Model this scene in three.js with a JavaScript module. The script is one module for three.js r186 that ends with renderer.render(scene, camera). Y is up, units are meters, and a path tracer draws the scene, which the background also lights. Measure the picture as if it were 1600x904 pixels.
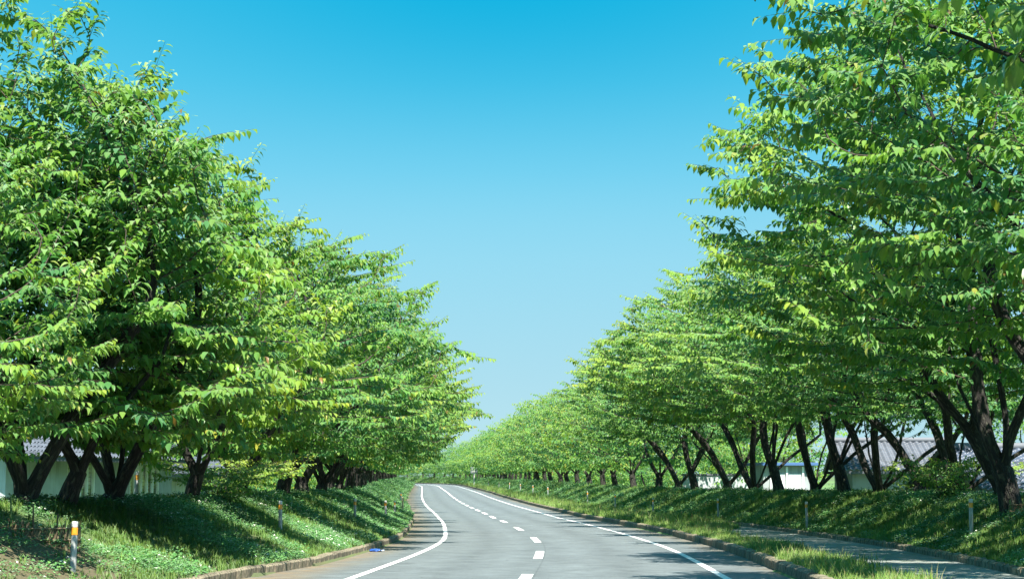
import * as THREE from 'three';
import { ImprovedNoise } from 'three/addons/math/ImprovedNoise.js';
import { mergeGeometries } from 'three/addons/utils/BufferGeometryUtils.js';
import { RoundedBoxGeometry } from 'three/addons/geometries/RoundedBoxGeometry.js';

// ---------------------------------------------------------------- camera, sky, sun, exposure
const scene = new THREE.Scene();
const EYE = 1.68;
const camera = new THREE.PerspectiveCamera(19.0, 1024 / 578, 0.3, 3000);
camera.position.set(0, EYE, 0);
camera.rotation.x = Math.atan(290 / 2700);
camera.focus = 42; camera.userData.fStop = 5.6;
const EXPOSURE = 4.1;
const SUN_FROM = new THREE.Vector3(0.13, 0.87, 0.46).normalize();

const clampUnit = (v) => Math.max(-1, Math.min(1, v));
function makeSky() {
  const W = 512, H = 2048, d = new Float32Array(W * H * 4);
  const lin = (c) => { c /= 255; return c <= 0.04045 ? c / 12.92 : ((c + 0.055) / 1.055) ** 2.4; };
  // colours of the clear sky by height above the horizon (degrees), as they show in the picture
  const stops = [[-90, [120, 150, 120]], [-4, [150, 175, 165]], [0, [188, 226, 234]], [3, [172, 220, 236]], [7, [150, 217, 240]], [10, [122, 211, 241]], [13, [94, 205, 240]], [16, [66, 195, 236]], [30, [38, 178, 226]], [60, [40, 168, 220]], [90, [44, 164, 218]]];
  const deep = [0, 177, 224];                   // the darkest, polarised part of the sky, opposite the sun
  for (let j = 0; j < H; j++) {
    const el = ((j + 0.5) / H - 0.5) * 180;
    let k = 0; while (k < stops.length - 2 && el > stops[k + 1][0]) k++;
    const t = THREE.MathUtils.clamp((el - stops[k][0]) / (stops[k + 1][0] - stops[k][0]), 0, 1);
    for (let i = 0; i < W; i++) {
      const az = ((i + 0.5) / W - 0.25) * 360, a = Math.abs(((az + 540) % 360) - 180);
      const m = 0.9 * Math.exp(-((a / 15) ** 2)) * THREE.MathUtils.smoothstep(el, 8, 17) * (1 - THREE.MathUtils.smoothstep(el, 24, 44));
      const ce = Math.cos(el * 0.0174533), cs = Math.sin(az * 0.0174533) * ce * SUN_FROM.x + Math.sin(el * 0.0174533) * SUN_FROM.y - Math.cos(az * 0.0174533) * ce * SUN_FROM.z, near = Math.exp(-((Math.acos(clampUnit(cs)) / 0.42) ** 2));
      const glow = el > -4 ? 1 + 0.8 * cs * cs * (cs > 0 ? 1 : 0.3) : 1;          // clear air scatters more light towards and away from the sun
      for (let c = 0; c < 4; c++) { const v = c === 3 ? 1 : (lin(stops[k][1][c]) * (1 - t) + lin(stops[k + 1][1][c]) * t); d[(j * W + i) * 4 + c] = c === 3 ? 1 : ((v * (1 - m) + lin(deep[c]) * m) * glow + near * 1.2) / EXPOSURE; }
    }
  }
  const t = new THREE.DataTexture(d, W, H, THREE.RGBAFormat, THREE.FloatType);
  t.mapping = THREE.EquirectangularReflectionMapping; t.magFilter = THREE.LinearFilter; t.needsUpdate = true;
  return t;
}
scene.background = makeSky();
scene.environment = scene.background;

const sun = new THREE.DirectionalLight(new THREE.Color(1, 0.94, 0.83), 3.8);
sun.position.copy(SUN_FROM).multiplyScalar(200).add(new THREE.Vector3(0, 0, -60));
sun.target.position.set(0, 0, -60);
sun.castShadow = true; sun.shadow.radius = 1;
Object.assign(sun.shadow.camera, { left: -80, right: 80, top: 120, bottom: -120, near: 1, far: 500 });
sun.shadow.mapSize.set(4096, 4096);
scene.add(sun, sun.target);

const renderer = new THREE.WebGLRenderer({ antialias: true });
renderer.toneMapping = THREE.LinearToneMapping;
renderer.toneMappingExposure = EXPOSURE;
renderer.shadowMap.enabled = true;

// ---------------------------------------------------------------- helpers
function rng(seed) { let a = seed >>> 0; return () => { a = (a + 0x6d2b79f5) | 0; let t = Math.imul(a ^ (a >>> 15), 1 | a); t = (t + Math.imul(t ^ (t >>> 7), 61 | t)) ^ t; return ((t ^ (t >>> 14)) >>> 0) / 4294967296; }; }
const perlin = new ImprovedNoise();
const noise = (x, y, z = 0) => perlin.noise(x, y, z);
const fbm = (x, y, z = 0, n = 4) => { let s = 0, a = 0.5; for (let i = 0; i < n; i++) { s += a * noise(x, y, z); x *= 2.03; y *= 2.03; z = z * 2.03 + 7.1; a *= 0.5; } return s; };
const clamp = THREE.MathUtils.clamp, lerp = THREE.MathUtils.lerp, smooth = THREE.MathUtils.smoothstep;
const V = (x, y, z) => new THREE.Vector3(x, y, z);
const UP = V(0, 1, 0);
function table(rows) { return (x) => { let k = 0; while (k < rows.length - 2 && x > rows[k + 1][0]) k++; const t = clamp((x - rows[k][0]) / (rows[k + 1][0] - rows[k][0]), 0, 1); return lerp(rows[k][1], rows[k + 1][1], t); }; }
const used = new Map();
function numbered(name) { const n = used.get(name) ?? 0; used.set(name, n + 1); return n ? name + '_' + String(n).padStart(3, '0') : name; }
function mesh(name, geometry, material, parent) { const m = new THREE.Mesh(geometry, material); m.name = name; m.castShadow = m.receiveShadow = true; if (parent) parent.add(m); return m; }
function thing(name, label, category, pos = [0, 0, 0], group) {
  const o = new THREE.Group(); o.name = numbered(name); o.position.set(...pos); o.userData = { label, category }; if (group) o.userData.group = group; scene.add(o); return o;
}
function structure(name, geometry, material, label) {
  const o = geometry ? mesh(numbered(name), geometry, material) : new THREE.Group(); o.name ||= numbered(name);
  o.userData = { kind: 'structure', label }; scene.add(o); return o;
}
function dataTexture(w, h, fn, srgb, repeat = true) {
  const d = new Uint8Array(w * h * 4), c = [0, 0, 0];
  for (let y = 0; y < h; y++) for (let x = 0; x < w; x++) { fn(x, y, c); const o = (y * w + x) * 4; d[o] = clamp(c[0], 0, 255); d[o + 1] = clamp(c[1], 0, 255); d[o + 2] = clamp(c[2], 0, 255); d[o + 3] = 255; }
  const t = new THREE.DataTexture(d, w, h); t.magFilter = THREE.LinearFilter; t.minFilter = THREE.LinearMipmapLinearFilter; t.generateMipmaps = true;
  if (repeat) t.wrapS = t.wrapT = THREE.RepeatWrapping;
  if (srgb) t.colorSpace = THREE.SRGBColorSpace; t.needsUpdate = true; return t;
}
// soup of triangles with colours
class Soup {
  constructor() { this.p = []; this.n = []; this.c = []; this.u = []; this.i = []; }
  get count() { return this.p.length / 3; }
  geometry(color = true, uv = false) {
    const g = new THREE.BufferGeometry();
    g.setAttribute('position', new THREE.Float32BufferAttribute(this.p, 3));
    if (this.n.length) g.setAttribute('normal', new THREE.Float32BufferAttribute(this.n, 3));
    if (color && this.c.length) g.setAttribute('color', new THREE.Float32BufferAttribute(this.c, 3));
    if (uv && this.u.length) g.setAttribute('uv', new THREE.Float32BufferAttribute(this.u, 2));
    g.setIndex(this.i); if (!this.n.length) g.computeVertexNormals(); return g;
  }
}

// ---------------------------------------------------------------- the road's course (metres; distance ahead of the camera, sideways)
const COURSE = new THREE.CatmullRomCurve3([[-30, -2.1], [-15, -1.5], [0, -0.95], [15, -0.35], [29.7, 0.25], [40, 0.62], [48, 0.76], [56, 0.7], [68, 0.25], [82, -0.42], [99, -1.5], [120, -3.0], [144, -4.5], [170, -5.95], [210, -8.0], [260, -10.6], [310, -13.4], [340, -16], [365, -19.6], [388, -25.5], [408, -35], [424, -49], [434, -66], [438, -85], [438, -140], [438, -240]].map(([d, x]) => V(x, 0, -d)));
COURSE.arcLengthDivisions = 3000;
const COURSE_N = 1400, COURSE_LEN = COURSE.getLength(), COURSE_PTS = COURSE.getSpacedPoints(COURSE_N);
const roadY = table([[-60, 0], [28, 0], [54, -0.31], [90, -0.52], [130, -0.42], [186, -0.25], [386, -0.18], [900, -0.18]]);
function frame(s) {                         // point, forward and sideways direction at a length along the course
  const f = clamp(s / COURSE_LEN, 0, 0.9999) * COURSE_N, k = Math.floor(f), a = COURSE_PTS[k], b = COURSE_PTS[k + 1];
  const fx = b.x - a.x, fz = b.z - a.z, l = Math.hypot(fx, fz);
  return { x: lerp(a.x, b.x, f - k), z: lerp(a.z, b.z, f - k), fx: fx / l, fz: fz / l };
}
const S_AT = (() => { const rows = COURSE_PTS.map((p, i) => [-p.z, (i * COURSE_LEN) / COURSE_N]).filter((r, i, a) => !i || r[0] > a[i - 1][0] + 0.02); return table(rows); })();
function at(s, off, up = 0) { const f = frame(s); const x = f.x - f.fz * off, z = f.z + f.fx * off; return V(x, roadY(-f.z) + up, z); }
const sOf = (d) => S_AT(d);
const turnAt = (s) => { const f = frame(s); return Math.atan2(-f.fx, -f.fz); };   // rotation.y that makes local -z run along the road
const LEFT_KERB = table([[0, -6.4], [20, -5.3], [29.8, -4.55], [34, -4.25], [48, -4.22], [600, -4.22]]);
const RIGHT_KERB = table([[0, 4.35], [29, 4.42], [44, 4.6], [62, 4.75], [92, 4.6], [600, 4.6]]);
const TOE = table([[0, 7.3], [28, 7.65], [34, 7.95], [42, 8.2], [62, 8.4], [85, 7.9], [110, 7.1], [140, 6.7], [170, 6.3], [220, 5.9], [300, 5.5], [600, 5.5]]);
const TOP = table([[0, 1.15], [30, 1.2], [54, 1.36], [90, 1.34], [130, 1.22], [186, 1.12], [300, 1.05], [600, 1.05]]);   // bank top above the road
const BACK = -1.15;                          // level of the land behind the banks
const rough = (x, z) => 0.07 * fbm(x * 0.7, z * 0.7, 3.3, 3) + 0.05 * noise(x * 0.25, z * 0.25, 9);
function bank(t) { t = clamp(t, 0, 1); return 0.12 + 0.88 * (0.55 * t + 0.45 * smooth(t, 0.0, 1)); }
function sideHeight(d, off) {                // height above the road of the land beside it
  const top = TOP(d);
  if (off < 0) {
    const o = LEFT_KERB(d) - 0.12 - off, w = 2.85;
    if (o < 0) return -0.05;
    if (o < w) return 0.13 + (top - 0.13) * (bank(o / w) - 0.12) / 0.88;
    if (o < w + 1.3) return top;
    const y = roadY(d); return lerp(top, BACK - y, smooth(o, w + 1.3, w + 5.5));
  }
  const toe = TOE(d) + 0.12, k = RIGHT_KERB(d) + 0.15, w = 2.7;
  if (off < k) return -0.05;
  if (off < toe) return 0.13 - (off > k + 1.3 && d < 66 ? 0.04 : 0);
  if (off < toe + w) return 0.2 + (top - 0.2) * (bank((off - toe) / w) - 0.12) / 0.88;
  if (off < toe + w + 1.6) return top;
  const y = roadY(d); return lerp(top, BACK - y, smooth(off, toe + w + 1.6, toe + w + 6));
}
function land(s, off, up = 0) { const f = frame(s), p = at(s, off, 0); p.y += sideHeight(-f.z, off) + (Math.abs(off) > 5 ? rough(p.x, p.z) : 0) + up; return p; }

// ---------------------------------------------------------------- materials
const grain = dataTexture(256, 256, (x, y, c) => { const v = 128 + 70 * fbm(x / 9, y / 9, 1.7, 3) + 60 * (Math.abs(Math.sin(x * 12.9898 + y * 78.233) * 43758.5453) % 1 - 0.5); c[0] = c[1] = c[2] = v; }, false);
const barkMap = dataTexture(256, 512, (x, y, c) => {
  const a = (x / 256) * Math.PI * 2, u = Math.cos(a) * 2.2, w = Math.sin(a) * 2.2;
  const r = Math.abs(noise(u * 3.4, w * 3.4, y / 60)) + 0.5 * Math.abs(noise(u * 7, w * 7, y / 18)), l = fbm(u * 1.2, w * 1.2, y / 90, 3);
  const v = clamp(0.35 + 1.3 * r, 0, 1.3), lichen = smooth(l, 0.06, 0.26) * 0.7;
  c[0] = lerp(54 * v + 12, 124, lichen); c[1] = lerp(50 * v + 11, 124, lichen); c[2] = lerp(45 * v + 10, 100, lichen);
}, true);
const barkBump = dataTexture(256, 512, (x, y, c) => { const a = (x / 256) * Math.PI * 2, u = Math.cos(a) * 2.2, w = Math.sin(a) * 2.2; c[0] = c[1] = c[2] = clamp(255 * (Math.abs(noise(u * 3.4, w * 3.4, y / 60)) * 1.2 + 0.5 * Math.abs(noise(u * 7, w * 7, y / 18))), 0, 255); }, false);
const M = {};
M.bark = new THREE.MeshStandardMaterial({ name: 'bark', map: barkMap, color: new THREE.Color(0.48, 0.5, 0.54), bumpMap: barkBump, bumpScale: 0.03, roughness: 0.92 });
M.twig = new THREE.MeshStandardMaterial({ name: 'twig', color: new THREE.Color(0.055, 0.04, 0.03), roughness: 0.85 });
M.leaf = new THREE.MeshPhysicalMaterial({ name: 'leaf', vertexColors: true, roughness: 1, transmission: 0.5, thickness: 0, clearcoat: 0.8, clearcoatRoughness: 0.36, side: THREE.DoubleSide, specularIntensity: 0.3 });
M.grass = new THREE.MeshPhysicalMaterial({ name: 'grass', vertexColors: true, roughness: 1, transmission: 0.4, thickness: 0, side: THREE.DoubleSide, specularIntensity: 0.4 });

// ---------------------------------------------------------------- ground, banks
(() => {
  const offs = [-420, -200, -110, -70, -45, -30, -22, -17, -14];
  for (let o = -12.5; o <= -4; o += 0.3) offs.push(o);
  offs.push(-3.6, -3, 3, 3.9);
  for (let o = 4.3; o <= 15; o += 0.3) offs.push(o);
  offs.push(16, 18, 21, 26, 34, 50, 80, 120, 200, 420);
  const so = new Soup(), S = [];
  for (let s = 0; s < 110; s += 0.5) S.push(s);
  for (let s = 110; s < 230; s += 1.2) S.push(s);
  for (let s = 230; s < sOf(437) + 30; s += 4) S.push(s);
  const grassA = [0.1, 0.19, 0.045], soil = [0.085, 0.062, 0.036], dark = [0.06, 0.13, 0.04];
  S.forEach((s, k) => {
    const f = frame(s), d = -f.z;
    for (const o of offs) {
      let p = Math.abs(o) > 40 ? at(s, o, 0) : land(s, o);
      if (Math.abs(o) > 40) { p.y = BACK; if (d > 330 && o < 0) { p = at(sOf(330), o, 0); p.y = BACK; p.z -= (d - 330) * 0.5; } }
      so.p.push(p.x, p.y, p.z); so.u.push(p.x, p.z);
      const b = smooth(fbm(p.x * 0.45, p.z * 0.45, 5, 3), 0.03, 0.22), g = smooth(noise(p.x * 0.9, p.z * 0.9, 2), -0.3, 0.4);
      let bare = b * 0.7;
      if (o < -4 && d < 27) bare = Math.max(bare, smooth(-d, -26.5, -24.5) * 0.9);
      if (o > -5.3 && o < -4) bare = Math.max(bare, 0.55);
      for (let c = 0; c < 3; c++) so.c.push(lerp(lerp(dark[c], grassA[c], g), soil[c], bare));
    }
    if (k) for (let j = 0; j < offs.length - 1; j++) { const a = (k - 1) * offs.length + j, b = a + 1, c2 = a + offs.length, e = c2 + 1; so.i.push(a, b, c2, b, e, c2); }
  });
  const g = so.geometry(true, true);
  const bump = grain.clone(); bump.repeat.set(0.8, 0.8); bump.needsUpdate = true;
  structure('ground', g, new THREE.MeshStandardMaterial({ name: 'soil', vertexColors: true, roughness: 1, bumpMap: bump, bumpScale: 0.05, side: THREE.DoubleSide }), 'grassy roadside banks and the land behind them');
  // land to the horizon
  const far = new THREE.CircleGeometry(2600, 64); far.rotateX(-Math.PI / 2); far.translate(0, BACK - 0.35, -200);
  structure('terrain', far, new THREE.MeshStandardMaterial({ name: 'far_land', color: new THREE.Color(0.07, 0.11, 0.035), roughness: 1 }), 'flat green land reaching to the horizon');
})();

// ---------------------------------------------------------------- road sheet, markings, kerbs
function ribbon(s0, s1, step, offA, offB, up, cols = 1, uvLen = 1) {
  const so = new Soup(); let k = 0;
  const n = Math.max(1, Math.ceil((s1 - s0) / step));
  for (let i = 0; i <= n; i++, k++) {
    const s = s0 + ((s1 - s0) * i) / n, d = -frame(s).z, a = typeof offA === 'function' ? offA(d) : offA, b = typeof offB === 'function' ? offB(d) : offB;
    for (let j = 0; j <= cols; j++) { const o = lerp(a, b, j / cols), p = at(s, o, up); so.p.push(p.x, p.y, p.z); so.u.push((o + 7) / 14, s / uvLen); }
    if (k) for (let j = 0; j < cols; j++) { const q = (k - 1) * (cols + 1) + j, r = q + cols + 1; so.i.push(q, q + 1, r, q + 1, r + 1, r); }
  }
  return so.geometry(false, true);
}
const asphalt = dataTexture(1024, 2048, (x, y, c) => {
  const o = (x / 1024) * 14 - 7, a = (y / 2048) * Math.PI * 2, u = Math.cos(a) * 3.2, w = Math.sin(a) * 3.2;   // repeats every 20 m without a seam
  const h = Math.sin(x * 12.9898 + y * 78.233) * 43758.5453, speck = h - Math.floor(h);
  let v = 1 + 0.16 * fbm(o * 0.9, u * 1.3, w * 1.3, 4) + 0.2 * noise(o * 3, u * 8, w * 8) + (speck - 0.5) * 0.34;
  for (const t of [-2.15, -0.75, 0.85, 2.45]) v *= 1 + 0.04 * Math.exp(-(((o - t + 0.12 * noise(u, w, t)) / 0.3) ** 2));
  v *= 1 - 0.05 * Math.exp(-(((o + 1.45) / 0.35) ** 2)) - 0.05 * Math.exp(-(((o - 1.65) / 0.28) ** 2));
  if (Math.abs(o - 0.12 - 0.012 * noise(u * 5, w * 5)) < 0.012) v *= 0.85;                      // paving joint
  const crack = Math.abs(noise(o * 0.8, u * 1.1 + 4, w * 1.1)); if (crack < 0.006) v *= 0.72;
  const dust = clamp(smooth(-o, 3.15, 4.2) * (0.75 + 1.1 * fbm(o * 2, u * 2, w * 2 + 5, 3)) + smooth(o, 3.8, 4.6) * (0.55 + fbm(o * 2, u * 2, w * 2, 3)), 0, 1);
  c[0] = lerp(84 * v, 108 * v, dust * 0.85); c[1] = lerp(91 * v, 92 * v, dust * 0.85); c[2] = lerp(93 * v, 70 * v, dust * 0.85);
}, true);
const S0 = 0, SEND = sOf(437) + 120;
const roadMat = new THREE.MeshStandardMaterial({ name: 'asphalt', map: asphalt, roughness: 0.82, bumpMap: (() => { const t = grain.clone(); t.repeat.set(40, 60); t.needsUpdate = true; return t; })(), bumpScale: 0.004 });
const road = structure('road', ribbon(S0, SEND, 1, (d) => LEFT_KERB(d) - 0.06, (d) => RIGHT_KERB(d) + 0.06, 0, 8, 20), roadMat, 'grey two lane asphalt road curving away to the left');
const paintWear = dataTexture(256, 256, (x, y, c) => { const n = fbm(x / 14, y / 14, 8, 4), h = Math.sin(x * 91.7 + y * 47.3) * 9631.7, v = n > 0.2 ? 120 : n > 0.13 ? 190 : 214 + 50 * n + 24 * (h - Math.floor(h)); c[0] = v; c[1] = v; c[2] = v - 4; }, true);
const paint = new THREE.MeshStandardMaterial({ name: 'road_paint', map: (() => { const t = paintWear.clone(); t.repeat.set(6, 8); t.needsUpdate = true; return t; })(), roughness: 0.6 });
const wornPaint = new THREE.MeshStandardMaterial({ name: 'worn_road_paint', map: paint.map, color: new THREE.Color(0.85, 0.87, 0.9), roughness: 0.6 });
mesh('edge_line', ribbon(S0, SEND, 1, -2.94, -2.8, 0.005, 1, 6), paint, road).userData.label = 'solid white line along the left edge of the road';
mesh('edge_line', ribbon(S0, SEND, 1, 3.25, 3.39, 0.005, 1, 6), wornPaint, road).userData.label = 'solid white line along the right edge of the road';
for (const [c, len] of [[16.5, 5.6], [27.6, 5.4], [40.4, 5.2], [53.9, 5.6], [67.8, 5.2], [81.5, 4.6], [91.8, 4.4], [100, 4.2], [107.6, 4.2], [115.2, 4.2], [122.8, 4.2], [130.5, 4.2], [138.4, 4.4], [146.8, 4.6], [155.5, 5]])
  mesh('centre_line_dash', ribbon(sOf(c - len / 2), sOf(c + len / 2), 0.9, -0.1, 0.1, 0.005, 1, 6), paint, road);
mesh('centre_line', ribbon(sOf(161), SEND, 1, -0.075, 0.075, 0.005, 1, 6), paint, road).userData.label = 'far end of the centre line, unbroken before the bend';

const concreteMap = dataTexture(256, 256, (x, y, c) => { const n = fbm(x / 22, y / 22, 2, 4), h = Math.sin(x * 31.7 + y * 17.3) * 7631.7, v = 1 + 0.5 * n + 0.25 * (h - Math.floor(h) - 0.5), m = smooth(fbm(x / 30, y / 30, 11, 3), 0.02, 0.3); c[0] = lerp(132, 84, m) * v; c[1] = lerp(122, 86, m) * v; c[2] = lerp(104, 62, m) * v; }, true);
M.kerb = [0.62, 0.75, 0.9].map((k) => new THREE.MeshStandardMaterial({ name: 'kerb_concrete', map: concreteMap, color: new THREE.Color(k, k, k * 0.98), roughness: 0.95, bumpMap: grain, bumpScale: 0.01 }));
function kerbProfile(w, h) { const s = new THREE.Shape(); s.moveTo(0, -0.1); s.lineTo(0, h - 0.03); s.lineTo(0.03, h); s.lineTo(w, h); s.lineTo(w, -0.1); s.closePath(); return s; }
function kerb(label, offset, side, d0, dNear, d1, L, h, w, seed, lumpy = 0) {
  const root = structure('kerb', null, null, label), r = rng(seed);
  const profile = kerbProfile(w, h);
  const variants = [0, 1, 2].map((k) => {
    const g = new THREE.ExtrudeGeometry(profile, { depth: L - 0.022, bevelEnabled: false, steps: 2 }); g.translate(0, 0, -(L - 0.022) / 2);
    const p = g.attributes.position;
    for (let i = 0; i < p.count; i++) { const x = p.getX(i), y = p.getY(i), z = p.getZ(i); p.setXYZ(i, x + 0.016 * noise(x * 9 + k * 5, y * 9, z * 5), y + (0.012 + lumpy) * noise(x * 5 + 3, z * 4 + k * 7, y), z + 0.01 * noise(y * 9, x * 9 + k)); }
    g.computeVertexNormals(); return g;
  });
  const far = [], end = sOf(d1);
  let n = 0;
  for (let s = sOf(d0); s < end; s += L) {
    const d = -frame(s).z, p = at(s, offset(d), 0), p2 = at(s + L, offset(-frame(s + L).z), 0);
    const turn = Math.atan2(p2.x - p.x, p2.z - p.z) + (side < 0 ? 0 : Math.PI);
    const g = variants[Math.floor(r() * 3)];
    // local +x points away from the road
    if (d < dNear) {
      const m = mesh(n ? 'kerb_stone_' + String(n).padStart(3, '0') : 'kerb_stone', g, M.kerb[Math.floor(r() * 3)], root); n++;
      m.position.set((p.x + p2.x) / 2, (p.y + p2.y) / 2 + (r() - 0.5) * 0.02, (p.z + p2.z) / 2); m.rotation.set((r() - 0.5) * 0.02, turn + (r() - 0.5) * 0.03, (r() - 0.5) * 0.05);
    } else {
      const q = g.clone(); q.applyMatrix4(new THREE.Matrix4().makeRotationY(turn)); q.translate((p.x + p2.x) / 2, (p.y + p2.y) / 2, (p.z + p2.z) / 2); far.push(q);
    }
  }
  if (far.length) { const m = mesh('kerb_run', mergeGeometries(far), M.kerb[1], root); m.userData.kind = 'stuff'; }
}
kerb('pale concrete kerb along the left edge of the road', LEFT_KERB, -1, 14, 70, 300, 0.62, 0.16, 0.15, 5);
kerb('low stone kerb along the right edge of the road', RIGHT_KERB, 1, 14, 80, 400, 0.62, 0.19, 0.17, 6, 0.012);
kerb('mossy kerb between the footpath and the right bank', TOE, 1, 14, 66, 74, 0.62, 0.27, 0.16, 7, 0.03);

const pathMap = dataTexture(512, 512, (x, y, c) => { const a = fbm(x / 40, y / 40, 4, 5), h = Math.sin(x * 12.1 + y * 57.7) * 4631.3, v = 0.95 + 0.55 * a + 0.3 * (h - Math.floor(h) - 0.5), m = smooth(fbm(x / 70, y / 25, 21, 4), 0.05, 0.28); c[0] = lerp(118, 92, m) * v; c[1] = lerp(124, 96, m) * v; c[2] = lerp(122, 66, m) * v; }, true);
structure('footpath', ribbon(sOf(12), sOf(68), 1, (d) => RIGHT_KERB(d) + 1.35, (d) => TOE(d) - 0.005, 0.15, 2, 3), new THREE.MeshStandardMaterial({ name: 'path_asphalt', map: (() => { const t = pathMap.clone(); t.repeat.set(4.5, 1); t.needsUpdate = true; return t; })(), roughness: 0.9, bumpMap: grain, bumpScale: 0.01 }), 'narrow weathered footpath between grass verge and right bank');

// ---------------------------------------------------------------- grass and ground cover
function bladeTuft(seed, blades, h, spread, w, tone) {
  const r = rng(seed), so = new Soup();
  for (let b = 0; b < blades; b++) {
    const a = r() * 6.283, q = r() * spread, x = Math.cos(a) * q, z = Math.sin(a) * q, dir = r() * 6.283, hh = h * (0.5 + 0.7 * r()), bend = hh * (0.25 + 0.5 * r()), ww = w * (0.7 + 0.6 * r());
    const dx = Math.cos(dir), dz = Math.sin(dir), sx = -dz * ww, sz = dx * ww, k = so.count;
    so.p.push(x - sx, 0, z - sz, x + sx, 0, z + sz, x - sx * 0.7 + dx * bend * 0.35, hh * 0.6, z - sz * 0.7 + dz * bend * 0.35, x + sx * 0.7 + dx * bend * 0.35, hh * 0.6, z + sz * 0.7 + dz * bend * 0.35, x + dx * bend, hh * 0.93, z + dz * bend);
    const c = tone(r); for (let i = 0; i < 5; i++) { so.c.push(...c); so.n.push(dx * 0.5, 0.8, dz * 0.5); }
    so.i.push(k, k + 1, k + 2, k + 1, k + 3, k + 2, k + 2, k + 3, k + 4);
  }
  return so.geometry();
}
function leafClump(seed, n, h, spread, size, tone) {
  const r = rng(seed), so = new Soup();
  for (let b = 0; b < n; b++) {
    const a = r() * 6.283, q = Math.sqrt(r()) * spread, x = Math.cos(a) * q, z = Math.sin(a) * q, y = h * (0.35 + 0.65 * r()), t = r() * 6.283, s = size * (0.6 + 0.7 * r());
    const l = V(Math.cos(t), -0.25 + 0.6 * r(), Math.sin(t)).multiplyScalar(s), w = V(-Math.sin(t), (r() - 0.5) * 0.9, Math.cos(t)).multiplyScalar(s * 0.42), k = so.count;
    const nn = l.clone().cross(w).normalize(); if (nn.y < 0) nn.negate();
    so.p.push(x, y, z, x + l.x * 0.45 + w.x, y + l.y * 0.45 + w.y + 0.01, z + l.z * 0.45 + w.z, x + l.x * 0.45 - w.x, y + l.y * 0.45 - w.y + 0.01, z + l.z * 0.45 - w.z, x + l.x, y + l.y, z + l.z);
    const c = tone(r); for (let i = 0; i < 4; i++) { so.c.push(...c); so.n.push(nn.x, nn.y, nn.z); }
    so.i.push(k, k + 1, k + 2, k + 1, k + 3, k + 2);
  }
  return so.geometry();
}
const grassTone = (r) => { const t = r(), y = r() < 0.1 ? 1 : 0; return y ? [0.38, 0.37, 0.15] : [0.14 + 0.17 * t, 0.33 + 0.16 * t, 0.06 + 0.03 * t]; };
const coverTone = (r) => { const t = r(); return [0.055 + 0.12 * t, 0.215 + 0.17 * t, 0.055 + 0.03 * t]; };
const flowerTone = () => [0.75, 0.76, 0.7];
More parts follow.
